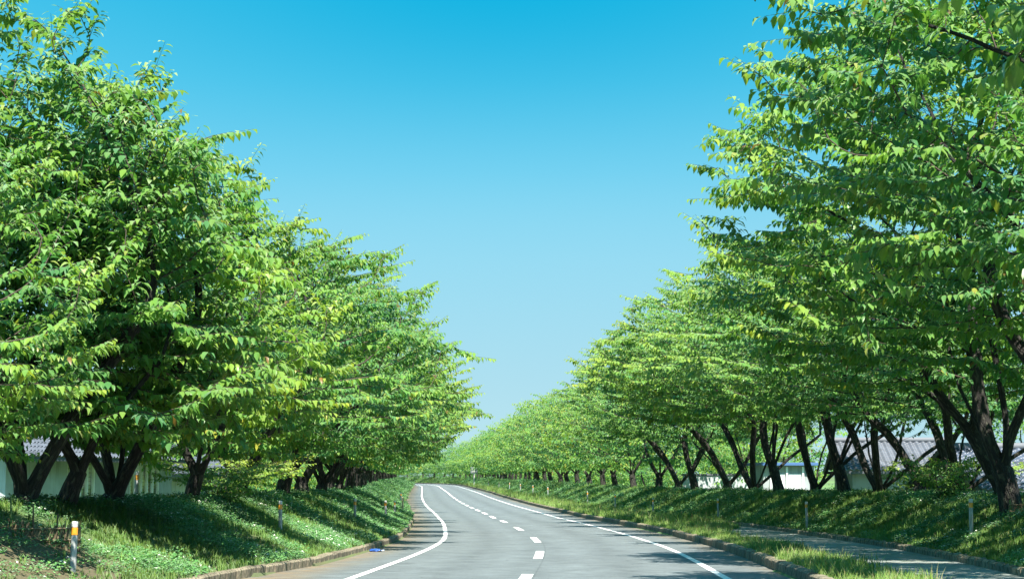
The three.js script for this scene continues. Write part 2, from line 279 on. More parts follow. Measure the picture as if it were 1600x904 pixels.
function scatter(name, label, geo, mat, spots) {
  const m = new THREE.InstancedMesh(geo, mat, spots.length), q = new THREE.Quaternion(), e = new THREE.Euler(), mm = new THREE.Matrix4(), col = new THREE.Color();
  spots.forEach(([p, s, a, t], i) => { e.set((a * 7.3) % 0.3 - 0.15, a, (a * 3.1) % 0.3 - 0.15); mm.compose(p, q.setFromEuler(e), V(s, s * (0.85 + ((a * 5.7) % 0.4)), s)); m.setMatrixAt(i, mm); m.setColorAt(i, col.setRGB(t, t, t * 0.98)); });
  m.name = numbered(name); m.castShadow = m.receiveShadow = true; m.userData = { kind: 'stuff', label }; scene.add(m); return m;
}
(() => {
  const r = rng(77), G = { left: [[], [], [], []], right: [[], [], [], []], verge: [[], []] };
  const add = (d, off, list, dens, scale) => { for (let n = dens; n > 0; n--) { if (n < 1 && r() > n) break; } };
  const cover = (p) => smooth(fbm(p.x * 0.55 + 40, p.z * 0.4, 2, 3) + 0.12 * noise(p.x * 3, p.z * 3), -0.04, 0.1);
  const strip = (side, d0, d1, o0, o1, perM2, scale) => {
    const area = (d1 - d0) * (o1 - o0), N = Math.round(area * perM2), L = side < 0 ? G.left : G.right;
    for (let i = 0; i < N; i++) {
      const d = lerp(d0, d1, r()), q = lerp(o0, o1, r()), off = side < 0 ? LEFT_KERB(d) - 0.17 - q : TOE(d) + (d < 74 ? 0.17 : 0.05) + q - (d >= 74 ? 0 : 0);
      const p = land(sOf(d), off, -0.015), cv = cover(p);
      const bare = side < 0 && d < 27 && off < -5.5 ? Math.max(smooth(-(d + 1.5 * noise(p.x * 1.2, p.z * 1.2)), -26.2, -24.6) * 0.82, 0.3) : smooth(fbm(p.x * 0.45, p.z * 0.45, 5, 3), 0.06, 0.24) * 0.45;
      if (r() < bare) continue;
      const w = 0.8 + 0.3 * noise(p.x * 0.8, p.z * 0.8, 6) + 0.3 * (r() - 0.5), item = [p, scale * (0.7 + 0.7 * r()), r() * 6.28, w];
      const pick = r();
      if (pick < cv * (side < 0 ? 0.9 : 0.55)) L[2 + (r() < 0.5 ? 0 : 1)].push(item); else L[r() < 0.5 ? 0 : 1].push(item);
      if (cv > 0.5 && r() < 0.085 && d < 60) G.flowers.push([p.clone().add(V(0, 0.1 * scale, 0)), 0.8 + 0.6 * r(), r() * 6.28, 1]);
    }
  };
  G.flowers = [];
  for (const side of [-1, 1]) {
    strip(side, 20, 45, 0, 3.6, 130, 0.9);
    strip(side, 45, 75, 0, 3.6, 85, 1.1);
    strip(side, 75, 130, 0, 3.3, 42, 1.5);
    strip(side, 130, 260, 0, 3.3, 14, 2.2);
    strip(side, 260, 420, 0, 3.3, 5, 3.2);
  }
  // verge between the right kerb and the footpath, then between the kerb and the foot of the bank
  for (const [d0, d1, per, sc] of [[24, 50, 170, 1], [50, 68, 110, 1.2], [68, 130, 50, 1.5], [130, 300, 12, 2]]) {
    const N = Math.round((d1 - d0) * 2 * per);
    for (let i = 0; i < N; i++) {
      const d = lerp(d0, d1, r()), u = r(), wide = d < 68 ? 1.28 + smooth(d, 54, 68) * (TOE(d) - RIGHT_KERB(d) - 1.4) : TOE(d) - RIGHT_KERB(d) - 0.1, off = RIGHT_KERB(d) + 0.17 + u * wide;
      if (u > 0.75 && d < 58 && r() < 0.75) continue;
      const p = at(sOf(d), off, 0.11);
      const clumpy = smooth(fbm(p.x * 0.9, p.z * 0.6, 13, 2), -0.2, 0.14) * (d > 40 && d < 68 ? 0.7 : 1); if (r() > 0.2 + 0.8 * clumpy) continue;
      G.verge[r() < 0.35 * clumpy + 0.1 ? 0 : 1].push([p, sc * (0.5 + 0.7 * r()) * (0.65 + 0.5 * clumpy), r() * 6.28, 0.66 + 0.45 * r()]);
    }
  }
  const shortA = bladeTuft(11, 16, 0.085, 0.09, 0.006, grassTone), shortB = bladeTuft(12, 14, 0.125, 0.11, 0.006, grassTone);
  const coverA = leafClump(13, 20, 0.1, 0.14, 0.042, coverTone), coverB = leafClump(14, 18, 0.13, 0.13, 0.05, coverTone);
  const tall = bladeTuft(15, 14, 0.24, 0.1, 0.006, grassTone), tallB = bladeTuft(16, 12, 0.14, 0.12, 0.006, grassTone);
  const flower = leafClump(17, 4, 0.05, 0.05, 0.028, flowerTone);
  scatter('grass', 'short green grass on the left bank', shortA, M.grass, G.left[0]); scatter('grass', 'longer green grass mixed into the left bank', shortB, M.grass, G.left[1]);
  scatter('ground_cover', 'low leafy ground cover on the left bank', coverA, M.grass, G.left[2]); scatter('ground_cover', 'taller leafy weeds on the left bank', coverB, M.grass, G.left[3]);
  scatter('grass', 'short green grass on the right bank', shortA, M.grass, G.right[0]); scatter('grass', 'longer green grass mixed into the right bank', shortB, M.grass, G.right[1]);
  scatter('ground_cover', 'low leafy ground cover on the right bank', coverA, M.grass, G.right[2]); scatter('ground_cover', 'taller leafy weeds on the right bank', coverB, M.grass, G.right[3]);
  scatter('grass', 'tall pale grass on the verge beside the right kerb', tall, M.grass, G.verge[0]); scatter('grass', 'lower grass on the verge beside the right kerb', tallB, M.grass, G.verge[1]);
  scatter('flowers', 'tiny white wild flowers on the banks', flower, new THREE.MeshStandardMaterial({ name: 'petals', vertexColors: true, roughness: 0.9, side: THREE.DoubleSide }), G.flowers);
})();

// ---------------------------------------------------------------- trees
// A tree grows limbs from a forked trunk, then branches towards points spread through its crown, then twigs with leaves.
function growTree(o) {
  const r = rng(o.seed), X = [], Y = [], Z = [], P = [], L = [], kids = [];
  const node = (x, y, z, p, l) => { X.push(x); Y.push(y); Z.push(z); P.push(p); L.push(l); kids.push(0); if (p >= 0) kids[p]++; return X.length - 1; };
  const step = o.step ?? 0.34;
  const centre = (y) => { const t = smooth(y / o.H, 0, 0.8); return [o.lean[0] * t, o.lean[1] * t]; };
  const profile = (t) => (t < 0.22 ? 0.72 + 1.27 * t : Math.max(0, 1 - ((t - 0.22) / 0.78) ** (o.cone ?? 1.7)) ** 0.8);
  // trunk and limbs
  let last = node(0, -0.45, 0, -1, 0), dir = V(o.trunkLean?.[0] ?? 0, 1, o.trunkLean?.[1] ?? 0).normalize();
  for (let h = -0.45; h < o.fork; h += 0.3) { dir.x += (r() - 0.5) * 0.16; dir.z += (r() - 0.5) * 0.16; dir.normalize(); last = node(X[last] + dir.x * 0.3, Y[last] + dir.y * 0.3, Z[last] + dir.z * 0.3, last, 0); }
  const a0 = r() * 6.28;
  for (let k = 0; k < o.limbs; k++) {
    const az = a0 + (k / o.limbs) * 6.283 + (r() - 0.5) * 0.8, tilt = (o.tilt ?? 0.62) * (0.7 + 0.6 * r());
    const g = V(Math.cos(az) * Math.sin(tilt) + dir.x * 0.3, Math.cos(tilt), Math.sin(az) * Math.sin(tilt) + dir.z * 0.3).normalize();
    let n = last, len = o.H * (0.3 + 0.14 * r()), bx = (r() - 0.5) * 0.17, bz = (r() - 0.5) * 0.17;
    for (let d = 0; d < len; d += step) { g.x += bx + (r() - 0.5) * 0.22; g.z += bz + (r() - 0.5) * 0.22; g.y += 0.045 + (r() - 0.5) * 0.16; g.normalize(); n = node(X[n] + g.x * step, Y[n] + g.y * step, Z[n] + g.z * step, n, k + 1); }
  }
  // points to reach
  const A = [];
  for (let tries = 0; A.length < o.points && tries < 60000; tries++) {
    const y = lerp(o.hb, o.H, r()), t = (y - o.hb) / (o.H - o.hb), c = centre(y), a = r() * 6.283, q = Math.sqrt(r());
    const lump = 1 + 0.26 * noise(Math.cos(a) * 1.5 + o.seed, y * 0.45, Math.sin(a) * 1.5) + 0.16 * noise(Math.cos(a) * 4, y * 1.1 + o.seed, Math.sin(a) * 4);
    const R = o.R * profile(t) * lump, x = c[0] + Math.cos(a) * q * R, z = c[1] + Math.sin(a) * q * R * (o.zStretch ?? 1);
    if (r() > 0.3 + 0.7 * q * q) continue;
    if (noise(x * 0.42 + o.seed * 1.7, y * 1.05 - 0.12 * Math.hypot(x, z), z * 0.42) < (o.open ?? -0.1)) continue;
    const tier = Math.sin((6.283 * (y - 0.1 * q * R + 0.5 * noise(Math.cos(a) * 1.1, Math.sin(a) * 1.1, o.seed))) / 1.3);
    if (tier < -0.1 && r() < 0.88) continue;
    A.push({ x, y, z, n: -1, d: 1e9 });
  }
  for (let k = 0; k < (o.spikes ?? 46); k++) {
    const y = lerp(o.hb + 0.5, o.H - 0.3, r()), tt = (y - o.hb) / (o.H - o.hb), c = centre(y), a = r() * 6.283, R = o.R * profile(tt) * 0.86, L = 0.5 + 0.8 * r();
    for (let j = 0; j < 4; j++) { const q = R + (L * j) / 3; A.push({ x: c[0] + Math.cos(a) * q, y: y + 0.32 * ((L * j) / 3), z: c[1] + Math.sin(a) * q * (o.zStretch ?? 1), n: -1, d: 1e9 }); }
  }
  const look = (from) => { for (const a of A) for (let i = from; i < X.length; i++) { const d = (a.x - X[i]) ** 2 + (a.y - Y[i]) ** 2 + (a.z - Z[i]) ** 2; if (d < a.d) { a.d = d; a.n = i; } } };
  const firstFree = 3; look(firstFree);
  const kill = (o.kill ?? 0.43) ** 2;
  let live = A;
  for (let it = 0; it < 90 && live.length; it++) {
    const pull = new Map();
    for (const a of live) { let v = pull.get(a.n); if (!v) pull.set(a.n, (v = [0, 0, 0, 0])); const d = Math.sqrt(a.d) + 1e-6; v[0] += (a.x - X[a.n]) / d; v[1] += (a.y - Y[a.n]) / d; v[2] += (a.z - Z[a.n]) / d; v[3]++; }
    const from = X.length;
    for (const [n, v] of pull) {
      let gx = v[0], gy = v[1], gz = v[2], l = Math.hypot(gx, gy, gz) || 1; gx /= l; gy /= l; gz /= l;
      const p = P[n]; if (p >= 0) { const px = X[n] - X[p], py = Y[n] - Y[p], pz = Z[n] - Z[p], pl = Math.hypot(px, py, pz) || 1; gx += (px / pl) * 0.4; gy += (py / pl) * 0.3; gz += (pz / pl) * 0.4; }
      gx += (r() - 0.5) * 0.5; gy += (r() - 0.5) * 0.3; gz += (r() - 0.5) * 0.5; l = Math.hypot(gx, gy, gz) || 1;
      if (kids[n] > 3) continue;
      node(X[n] + (gx / l) * step, Y[n] + (gy / l) * step, Z[n] + (gz / l) * step, n, L[n]);
    }
    if (X.length === from) break;
    look(from);
    for (const a of live) a.stuck = a.d < kill || it > 84;
    live = live.filter((a) => !a.stuck);
    A.length = 0; A.push(...live);
  }
  // thickness from the tips down
  const N = X.length, area = new Float64Array(N), RAD = new Float64Array(N), e = o.taper ?? 2.5, tip = o.tipR ?? 0.0085;
  for (let i = N - 1; i >= 0; i--) { if (!kids[i]) area[i] = tip ** e; RAD[i] = area[i] ** (1 / e); if (P[i] >= 0) area[P[i]] += area[i]; }
  const thick = (o.trunkR ?? 0.26) / RAD[1];
  for (let i = 0; i < N; i++) { const k = lerp(1, thick, smooth(RAD[i], 0.012, 0.07)); RAD[i] *= k; }
  return { X, Y, Z, P, L, kids, RAD, N, centre, o };
}
function tubeAlong(so, pts, rad, sides, v0 = 0) {
  const f = V(0, 0, 0), side = V(1, 0, 0), up = V(0, 0, 0), nrm = V(0, 0, 0); let v = v0;
  const start = so.count;
  pts.forEach((p, i) => {
    const a = pts[Math.max(0, i - 1)], b = pts[Math.min(pts.length - 1, i + 1)]; f.subVectors(b, a).normalize();
    if (!i) { side.set(1, 0, 0); if (Math.abs(f.x) > 0.8) side.set(0, 0, 1); }
    side.addScaledVector(f, -side.dot(f)).normalize(); up.crossVectors(f, side);
    if (i) v += pts[i - 1].distanceTo(p);
    for (let j = 0; j <= sides; j++) {
      const q = (j / sides) * Math.PI * 2, c = Math.cos(q), s = Math.sin(q), rr = rad[i] * (rad[i] > 0.07 ? 1 + 0.16 * noise(c * 1.3 + p.x, p.y * 1.6, s * 1.3 + p.z) + 0.07 * noise(c * 3, p.y * 5, s * 3) : 1);
      nrm.copy(side).multiplyScalar(c).addScaledVector(up, s);
      so.p.push(p.x + nrm.x * rr, p.y + nrm.y * rr, p.z + nrm.z * rr); so.n.push(nrm.x, nrm.y, nrm.z); so.u.push(j / sides, v * 0.7);
    }
    if (i) for (let j = 0; j < sides; j++) { const a0 = start + (i - 1) * (sides + 1) + j, b0 = a0 + sides + 1; so.i.push(a0, a0 + 1, b0, a0 + 1, b0 + 1, b0); }
  });
  return v;
}
function woodOf(t, thin) {
  const { X, Y, Z, P, L, kids, RAD, N } = t, child = Array.from({ length: N }, () => []);
  for (let i = 1; i < N; i++) child[P[i]].push(i);
  for (const c of child) c.sort((a, b) => RAD[b] - RAD[a]);
  const parts = new Map(), twigs = new Soup(), get = (l) => { if (!parts.has(l)) parts.set(l, new Soup()); return parts.get(l); };
  const p = (i) => V(X[i], Y[i], Z[i]);
  const stack = [[0, -1]];
  while (stack.length) {
    const [first, from] = stack.pop(); let n = first;
    const pts = [], rad = [], into = RAD[first] < 0.022 ? twigs : get(L[first]);
    if (from >= 0) { pts.push(p(from)); rad.push(L[from] === 0 && L[first] > 0 ? Math.min(RAD[from] * 0.9, RAD[first] * 1.6) : Math.min(RAD[from], RAD[first] * 1.25)); }
    for (;;) {
      pts.push(p(n)); rad.push(Y[n] < 0.6 && L[n] === 0 ? RAD[n] * (1 + 0.5 * Math.exp(-(Y[n] + 0.1) / 0.2)) : RAD[n]);
      const c = child[n];
      for (let k = 1; k < c.length; k++) stack.push([c[k], n]);
      if (!c.length) break;
      if (L[c[0]] !== L[n] && L[n] === 0) { pts.push(p(n).add(V(0, 0.16, 0))); rad.push(RAD[n] * 0.35); }
      if (L[c[0]] !== L[n] || (into !== twigs && RAD[c[0]] < 0.022)) { stack.push([c[0], n]); break; }
      n = c[0];
    }
    if (rad[0] < thin) continue;
    if (pts.length > 1) tubeAlong(into, pts, rad, rad[0] > 0.09 ? 10 : rad[0] > 0.03 ? 6 : rad[0] > 0.014 ? 4 : 3);
  }
  return { parts, twigs };
}
// leaf outlines: [along, across, above] with the triangles of both halves
const LEAF = {
  fine: { v: [[0, 0, 0], [0.4, 0, 0.01], [0.76, 0, -0.07], [1.08, 0, -0.22], [0.18, 0.19, 0.05], [0.48, 0.27, 0.06], [0.8, 0.15, -0.05], [0.18, -0.19, 0.05], [0.48, -0.27, 0.06], [0.8, -0.15, -0.05]], f: [[0, 1, 4], [4, 1, 5], [1, 2, 5], [5, 2, 6], [2, 3, 6], [0, 7, 1], [7, 8, 1], [1, 8, 2], [8, 9, 2], [2, 9, 3]] },
  mid: { v: [[0, 0, 0], [0.5, 0, -0.01], [1.08, 0, -0.2], [0.4, 0.27, 0.06], [0.4, -0.27, 0.06]], f: [[0, 1, 3], [1, 2, 3], [0, 4, 1], [1, 4, 2]] },
  far: { v: [[0, 0, 0], [0.45, 0.3, 0.02], [0.45, -0.3, 0.02], [1.05, 0, -0.12]], f: [[0, 2, 1], [1, 2, 3]] },
};
function leavesOf(t, o) {
  const { X, Y, Z, P, L, kids, RAD, N, centre } = t, r = rng(o.seed * 31 + 5), out = [], shoots = new Soup();
  const d = V(0, 0, 0), side = V(0, 0, 0), axis = V(0, 0, 0), nrm = V(0, 0, 0), w = V(0, 0, 0);
  const leaf = (x, y, z, dx, dy, dz, sgn, young, size) => {
    d.set(dx, dy, dz); side.crossVectors(d, UP).normalize().multiplyScalar(sgn);
    const droop = 0.25 + 0.65 * r();
    axis.copy(d).multiplyScalar(0.35 + 0.4 * r()).addScaledVector(side, 0.55 + 0.35 * r()).addScaledVector(UP, -droop).normalize();
    nrm.set((r() - 0.5) * 0.5, 0.85, (r() - 0.5) * 0.5).addScaledVector(side, 0.4).addScaledVector(d, 0.3);
    nrm.addScaledVector(axis, -nrm.dot(axis)).normalize(); w.crossVectors(nrm, axis);
    const s = size * (0.48 + 0.8 * r()), pet = 0.12 * s;
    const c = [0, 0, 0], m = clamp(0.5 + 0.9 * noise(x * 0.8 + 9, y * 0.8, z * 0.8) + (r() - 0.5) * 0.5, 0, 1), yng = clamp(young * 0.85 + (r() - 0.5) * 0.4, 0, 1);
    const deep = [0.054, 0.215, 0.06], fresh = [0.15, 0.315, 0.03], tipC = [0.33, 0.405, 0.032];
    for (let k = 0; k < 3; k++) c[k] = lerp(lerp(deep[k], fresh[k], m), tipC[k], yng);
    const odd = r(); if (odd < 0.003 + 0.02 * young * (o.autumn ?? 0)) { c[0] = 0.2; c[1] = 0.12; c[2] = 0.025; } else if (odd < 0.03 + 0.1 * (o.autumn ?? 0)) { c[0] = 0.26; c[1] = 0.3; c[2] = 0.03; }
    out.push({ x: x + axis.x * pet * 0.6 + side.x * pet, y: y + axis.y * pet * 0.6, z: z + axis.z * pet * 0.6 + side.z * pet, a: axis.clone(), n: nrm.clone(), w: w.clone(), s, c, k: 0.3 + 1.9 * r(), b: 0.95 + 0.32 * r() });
  };
  const row = (x, y, z, dx, dy, dz, len, gap, young, size) => { let sgn = r() < 0.5 ? 1 : -1; for (let q = gap * r(); q < len; q += gap * (0.75 + 0.5 * r())) { leaf(x + dx * q, y + dy * q, z + dz * q, dx, dy, dz, sgn, young * (0.5 + 0.5 * q / len), size * (0.8 + 0.35 * (1 - q / len))); sgn = -sgn; } };
  for (let i = 4; i < N; i++) {
    if (RAD[i] > 0.03 || (Y[i] < o.hb * 0.8)) continue;
    const p = P[i]; let dx = X[i] - X[p], dy = Y[i] - Y[p], dz = Z[i] - Z[p]; const l = Math.hypot(dx, dy, dz); dx /= l; dy /= l; dz /= l;
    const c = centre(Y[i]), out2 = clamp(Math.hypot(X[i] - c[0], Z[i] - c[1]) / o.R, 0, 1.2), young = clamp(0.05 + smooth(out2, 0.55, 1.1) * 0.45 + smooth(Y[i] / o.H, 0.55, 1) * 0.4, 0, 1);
    if (RAD[i] < 0.017) row(X[p], Y[p], Z[p], dx, dy, dz, l, o.gap, young * 0.7, o.leaf);
    const sides = RAD[i] < 0.013 ? o.twiglets : o.twiglets * 0.6;
    for (let k = 0; k < sides; k++) {
      if (k + 1 > sides && r() > sides - k) break;
      const a = (k % 2 ? 1 : -1) * (0.5 + 0.7 * r()), cx = Math.cos(a), sx = Math.sin(a);
      let tx = dx * cx - dz * sx, tz = dx * sx + dz * cx, ty = dy * 0.35 + (r() - 0.4) * 0.2; const tl = Math.hypot(tx, ty, tz) || 1; tx /= tl; ty /= tl; tz /= tl;
      const len = o.twigLen * (0.6 + 0.8 * r());
      row(X[i] + tx * 0.05, Y[i] + ty * 0.05, Z[i] + tz * 0.05, tx, ty, tz, len, o.gap, young, o.leaf);
      if (o.shoots) tubeAlong(shoots, [V(X[i], Y[i], Z[i]), V(X[i] + tx * len, Y[i] + ty * len, Z[i] + tz * len)], [0.005, 0.0025], 3);
    }
    if (!kids[i]) {                                             // the growing tip: a shoot that reaches out and up
      const c2 = centre(Y[i]); let ox = X[i] - c2[0], oz = Z[i] - c2[1]; const ol = Math.hypot(ox, oz) || 1; ox /= ol; oz /= ol;
      let tx = dx * 0.6 + ox * 0.6, ty = dy * 0.5 + 0.28 * r() + 0.02, tz = dz * 0.6 + oz * 0.6; const tl = Math.hypot(tx, ty, tz); tx /= tl; ty /= tl; tz /= tl;
      const len = o.tipLen * (0.5 + r());
      row(X[i], Y[i], Z[i], tx, ty, tz, len, o.gap * 0.9, clamp(young + 0.3, 0, 1), o.leaf * 0.92);
      if (o.shoots) tubeAlong(shoots, [V(X[i], Y[i], Z[i]), V(X[i] + tx * len, Y[i] + ty * len, Z[i] + tz * len)], [0.0055, 0.0025], 3);
    }
  }
  return { leaves: out, shoots };
}
function leafSoup(list, kind) {
  const so = new Soup(), T = LEAF[kind];
  const n = list.length, nv = T.v.length, pos = new Float32Array(n * nv * 3), nor = new Float32Array(n * nv * 3), col = new Float32Array(n * nv * 3), idx = new Uint32Array(n * T.f.length * 3);
  let a = 0, b = 0;
  list.forEach((q, k) => {
    for (const [t, s0, h0] of T.v) {
      const s = s0 * (q.b ?? 1), h = h0 * (q.k ?? 1);
      const bendN = s * -1.1, tt = 0.35 * (t - 0.4);
      pos[a] = q.x + q.s * (q.a.x * t + q.w.x * s + q.n.x * h); pos[a + 1] = q.y + q.s * (q.a.y * t + q.w.y * s + q.n.y * h); pos[a + 2] = q.z + q.s * (q.a.z * t + q.w.z * s + q.n.z * h);
      nor[a] = q.n.x + q.w.x * bendN + q.a.x * tt; nor[a + 1] = q.n.y + q.w.y * bendN + q.a.y * tt; nor[a + 2] = q.n.z + q.w.z * bendN + q.a.z * tt;
      const l = Math.hypot(nor[a], nor[a + 1], nor[a + 2]); nor[a] /= l; nor[a + 1] /= l; nor[a + 2] /= l;
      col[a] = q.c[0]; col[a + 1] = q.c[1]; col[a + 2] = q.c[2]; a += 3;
    }
    for (const f of T.f) for (const i of f) idx[b++] = k * nv + i;
  });
  const g = new THREE.BufferGeometry();
  g.setAttribute('position', new THREE.BufferAttribute(pos, 3)); g.setAttribute('normal', new THREE.BufferAttribute(nor, 3)); g.setAttribute('color', new THREE.BufferAttribute(col, 3)); g.setIndex(new THREE.BufferAttribute(idx, 1));
  return g;
}
// single leaves for the nearest trees: four shades of one leaf shape
const LEAF_SHADES = [[0.075, 0.235, 0.05], [0.13, 0.295, 0.036], [0.2, 0.345, 0.033], [0.3, 0.39, 0.032]];
const leafGeo = LEAF_SHADES.map((c) => leafSoup([{ x: 0, y: 0, z: 0, a: V(0, 0, 1), n: V(0, 1, 0), w: V(1, 0, 0), s: 1, c }], 'fine'));
let leafTotal = 0;
function prototype(o) {
  o = { gap: 0.06, twiglets: 3, twigLen: 0.44, tipLen: 0.6, leaf: 0.16, shoots: true, hb: 1.6, limbs: 4, fork: 0.9, lean: [0, 0], ...o };
  const t = growTree(o), wood = woodOf(t, o.thin ?? 0), lv = leavesOf(t, o), root = new THREE.Group();
  for (const [l, so] of wood.parts) if (so.count) mesh(l === 0 ? 'trunk' : 'limb', so.geometry(false, true), M.bark, root);
  const tw = [wood.twigs.geometry(false, true)]; if (o.shoots && lv.shoots.count) tw.push(lv.shoots.geometry(false, true));
  const twm = mesh('twigs', mergeGeometries(tw), M.twig, root); twm.userData.kind = 'stuff';
  let rest = lv.leaves;
  if (o.single) {                                                // the leaves that show largest from the road become parts of their own
    const eye = V(...o.eye).normalize();
    const score = rest.map((q, i) => [i, (q.x * eye.x + q.y * eye.y * 0.2 + q.z * eye.z) + 2.2 * Math.abs(q.n.dot(eye)) + 4 * (q.s / o.leaf - 1) - (Math.abs(q.y - o.look) > 3 ? 2 : 0)]);
    score.sort((a, b) => b[1] - a[1]);
    const chosen = new Set(score.slice(0, 300).map((q) => q[0])), m = new THREE.Matrix4();
    for (const i of chosen) {
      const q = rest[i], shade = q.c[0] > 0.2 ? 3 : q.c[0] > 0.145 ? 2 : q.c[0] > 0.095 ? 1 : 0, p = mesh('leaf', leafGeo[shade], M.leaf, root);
      m.makeBasis(q.w, q.n, q.a); p.quaternion.setFromRotationMatrix(m); p.position.set(q.x, q.y, q.z); p.scale.setScalar(q.s);
    }
    rest = rest.filter((q, i) => !chosen.has(i));
  }
  leafTotal += rest.length;
  const crown = mesh('crown', leafSoup(rest, o.shape ?? 'fine'), M.leaf, root); crown.userData.kind = 'stuff';
  root.userData.spec = undefined; delete root.userData.spec;
  if (0) console.log('tree', o.seed, 'nodes', t.N, 'leaves', lv.leaves.length, 'trunk', t.RAD[1].toFixed(2));
  return root;
}
const PROTO = {
  leftNear: [prototype({ seed: 3, zStretch: 0.55, H: 8.3, R: 3.7, hb: 1.1, lean: [0.1, 0], fork: -0.1, limbs: 4, tilt: 0.5, points: 2800, cone: 1.5, leaf: 0.17, single: true, eye: [0.4, -0.1, 1], look: 5, trunkR: 0.23 }),
    prototype({ seed: 8, zStretch: 0.55, H: 8.1, R: 3.7, hb: 1.1, lean: [0.15, 0.1], fork: 0.7, trunkLean: [0.45, 0.1], limbs: 3, tilt: 0.55, points: 2800, cone: 1.5, leaf: 0.17, single: true, eye: [0.4, -0.1, 1], look: 5, trunkR: 0.16 })],
  leftMid: [prototype({ seed: 13, autumn: 0.5, zStretch: 0.48, H: 8.4, R: 5.1, hb: 1.2, lean: [0.6, 0], fork: 0.15, limbs: 4, tilt: 0.66, points: 2700, cone: 1.6, leaf: 0.175, shape: 'mid', single: true, eye: [0.35, -0.1, 1], look: 5, trunkR: 0.22 }),
    prototype({ seed: 21, zStretch: 0.48, H: 8.0, R: 5.3, hb: 1.3, lean: [0.7, -0.2], fork: 0.5, trunkLean: [0.3, 0.2], limbs: 3, tilt: 0.7, points: 2700, cone: 1.5, leaf: 0.175, shape: 'mid', single: true, eye: [0.35, -0.1, 1], look: 5, trunkR: 0.2 })],
  leftThird: [prototype({ seed: 27, autumn: 0.8, zStretch: 0.48, H: 8.2, R: 5.2, hb: 1.4, lean: [0.8, 0.1], fork: 0.3, trunkLean: [0.1, -0.2], limbs: 5, tilt: 0.6, points: 2500, cone: 1.4, leaf: 0.175, shape: 'mid', trunkR: 0.2 })],
  rightThird: [prototype({ seed: 91, zStretch: 0.38, H: 9.4, R: 6.0, hb: 3.1, lean: [-1.6, -0.1], fork: 0.8, trunkLean: [-0.3, 0.15], limbs: 4, tilt: 0.5, points: 2200, cone: 1.7, leaf: 0.175, shape: 'mid', trunkR: 0.2 })],
  rightNear: [prototype({ seed: 34, zStretch: 0.42, open: 0.04, gap: 0.07, twiglets: 2.7, H: 12, R: 6.3, hb: 3.4, lean: [-1.9, 0.3], fork: 0.9, trunkLean: [-0.12, 0], limbs: 4, tilt: 0.5, points: 2250, cone: 2.0, leaf: 0.19, kill: 0.45, single: true, eye: [-0.35, -0.15, 1], look: 6, trunkR: 0.24 }),
    prototype({ seed: 55, zStretch: 0.42, open: 0.04, gap: 0.07, twiglets: 2.7, H: 11.6, R: 6.3, hb: 3.2, lean: [-1.8, 0.1], fork: 2.2, trunkLean: [-0.45, 0.1], limbs: 3, tilt: 0.6, points: 2250, cone: 2.0, leaf: 0.19, kill: 0.45, single: true, eye: [-0.35, -0.15, 1], look: 6, trunkR: 0.22 })],
  rightMid: [prototype({ seed: 89, zStretch: 0.38, open: -0.05, H: 9.6, R: 6.2, hb: 3.1, lean: [-1.6, 0], fork: 0.1, limbs: 5, tilt: 0.58, points: 2250, cone: 1.9, leaf: 0.175, shape: 'mid', single: true, eye: [-0.3, -0.1, 1], look: 5, trunkR: 0.23 }),
    prototype({ seed: 144, zStretch: 0.38, open: -0.05, H: 9.3, R: 6.1, hb: 3.1, lean: [-1.5, 0.2], fork: 0.25, trunkLean: [0.3, 0], limbs: 3, tilt: 0.62, points: 2300, cone: 1.8, leaf: 0.175, shape: 'mid', single: true, eye: [-0.3, -0.1, 1], look: 5, trunkR: 0.2 })],
};
PROTO.middle = [233, 377, 610].map((seed, k) => prototype({ seed, zStretch: 0.52, H: 8 + 0.3 * k, R: 5, hb: 1.3, lean: [0.7, 0], fork: [0.6, 1.0, 0.8][k], trunkLean: [0.15 * k, 0.1], limbs: 4, tilt: 0.66, points: 1900, cone: 1.7, leaf: 0.23, gap: 0.14, twiglets: 2, shape: 'mid', shoots: false, kill: 0.52, thin: 0.009, trunkR: 0.2, autumn: k === 1 ? 1 : 0.3 }));
PROTO.far = [987, 1597].map((seed, k) => prototype({ seed, H: 8, R: 4.8, hb: 1.1, lean: [0.5, 0], fork: 0.8, limbs: 4, tilt: 0.66, points: 1100, step: 0.42, kill: 0.65, zStretch: 0.6, cone: 1.6, leaf: 0.3, gap: 0.2, twiglets: 2, twigLen: 0.6, tipLen: 0.5, shape: 'far', shoots: false, thin: 0.015, trunkR: 0.2, autumn: 0.4 }));
console.log('leaves in prototypes', leafTotal);
function bare(root) { const c = new THREE.Group(); for (const k of root.children) if (k.name !== 'leaf') c.add(k.clone()); return c; }
const rt = rng(4242);
const leafTints = [[1, 1, 1], [0.84, 0.93, 1.05], [1.15, 1.03, 0.8], [0.93, 0.98, 0.85], [1.06, 1.05, 1.1], [0.78, 0.88, 0.9]].map((c) => { const m = M.leaf.clone(); m.color = new THREE.Color(...c); return m; });
let tintNext = 0;
function plant(proto, pos, turn, scale, name, label, category, group, wide = 1) {
  const t = proto.clone(); t.name = numbered(name); t.position.copy(pos); t.rotation.y = turn; t.scale.set(scale * wide, scale, scale * wide);
  const tint = leafTints[(tintNext++ * 5 + Math.floor(tintNext / 7)) % 6]; for (const c of t.children) if (c.material === M.leaf) c.material = tint;
  t.userData = { label, category }; if (group) t.userData.group = group; scene.add(t); return t;
}
const rowLeft = (d) => LEFT_KERB(d) - 3.15, rowRight = (d) => TOE(d) + 3.05;
const ordinal = ['first', 'second', 'third', 'fourth', 'fifth', 'sixth', 'seventh', 'eighth', 'ninth', 'tenth', 'eleventh', 'twelfth', 'thirteenth', 'fourteenth', 'fifteenth', 'sixteenth', 'seventeenth', 'eighteenth', 'nineteenth', 'twentieth'];
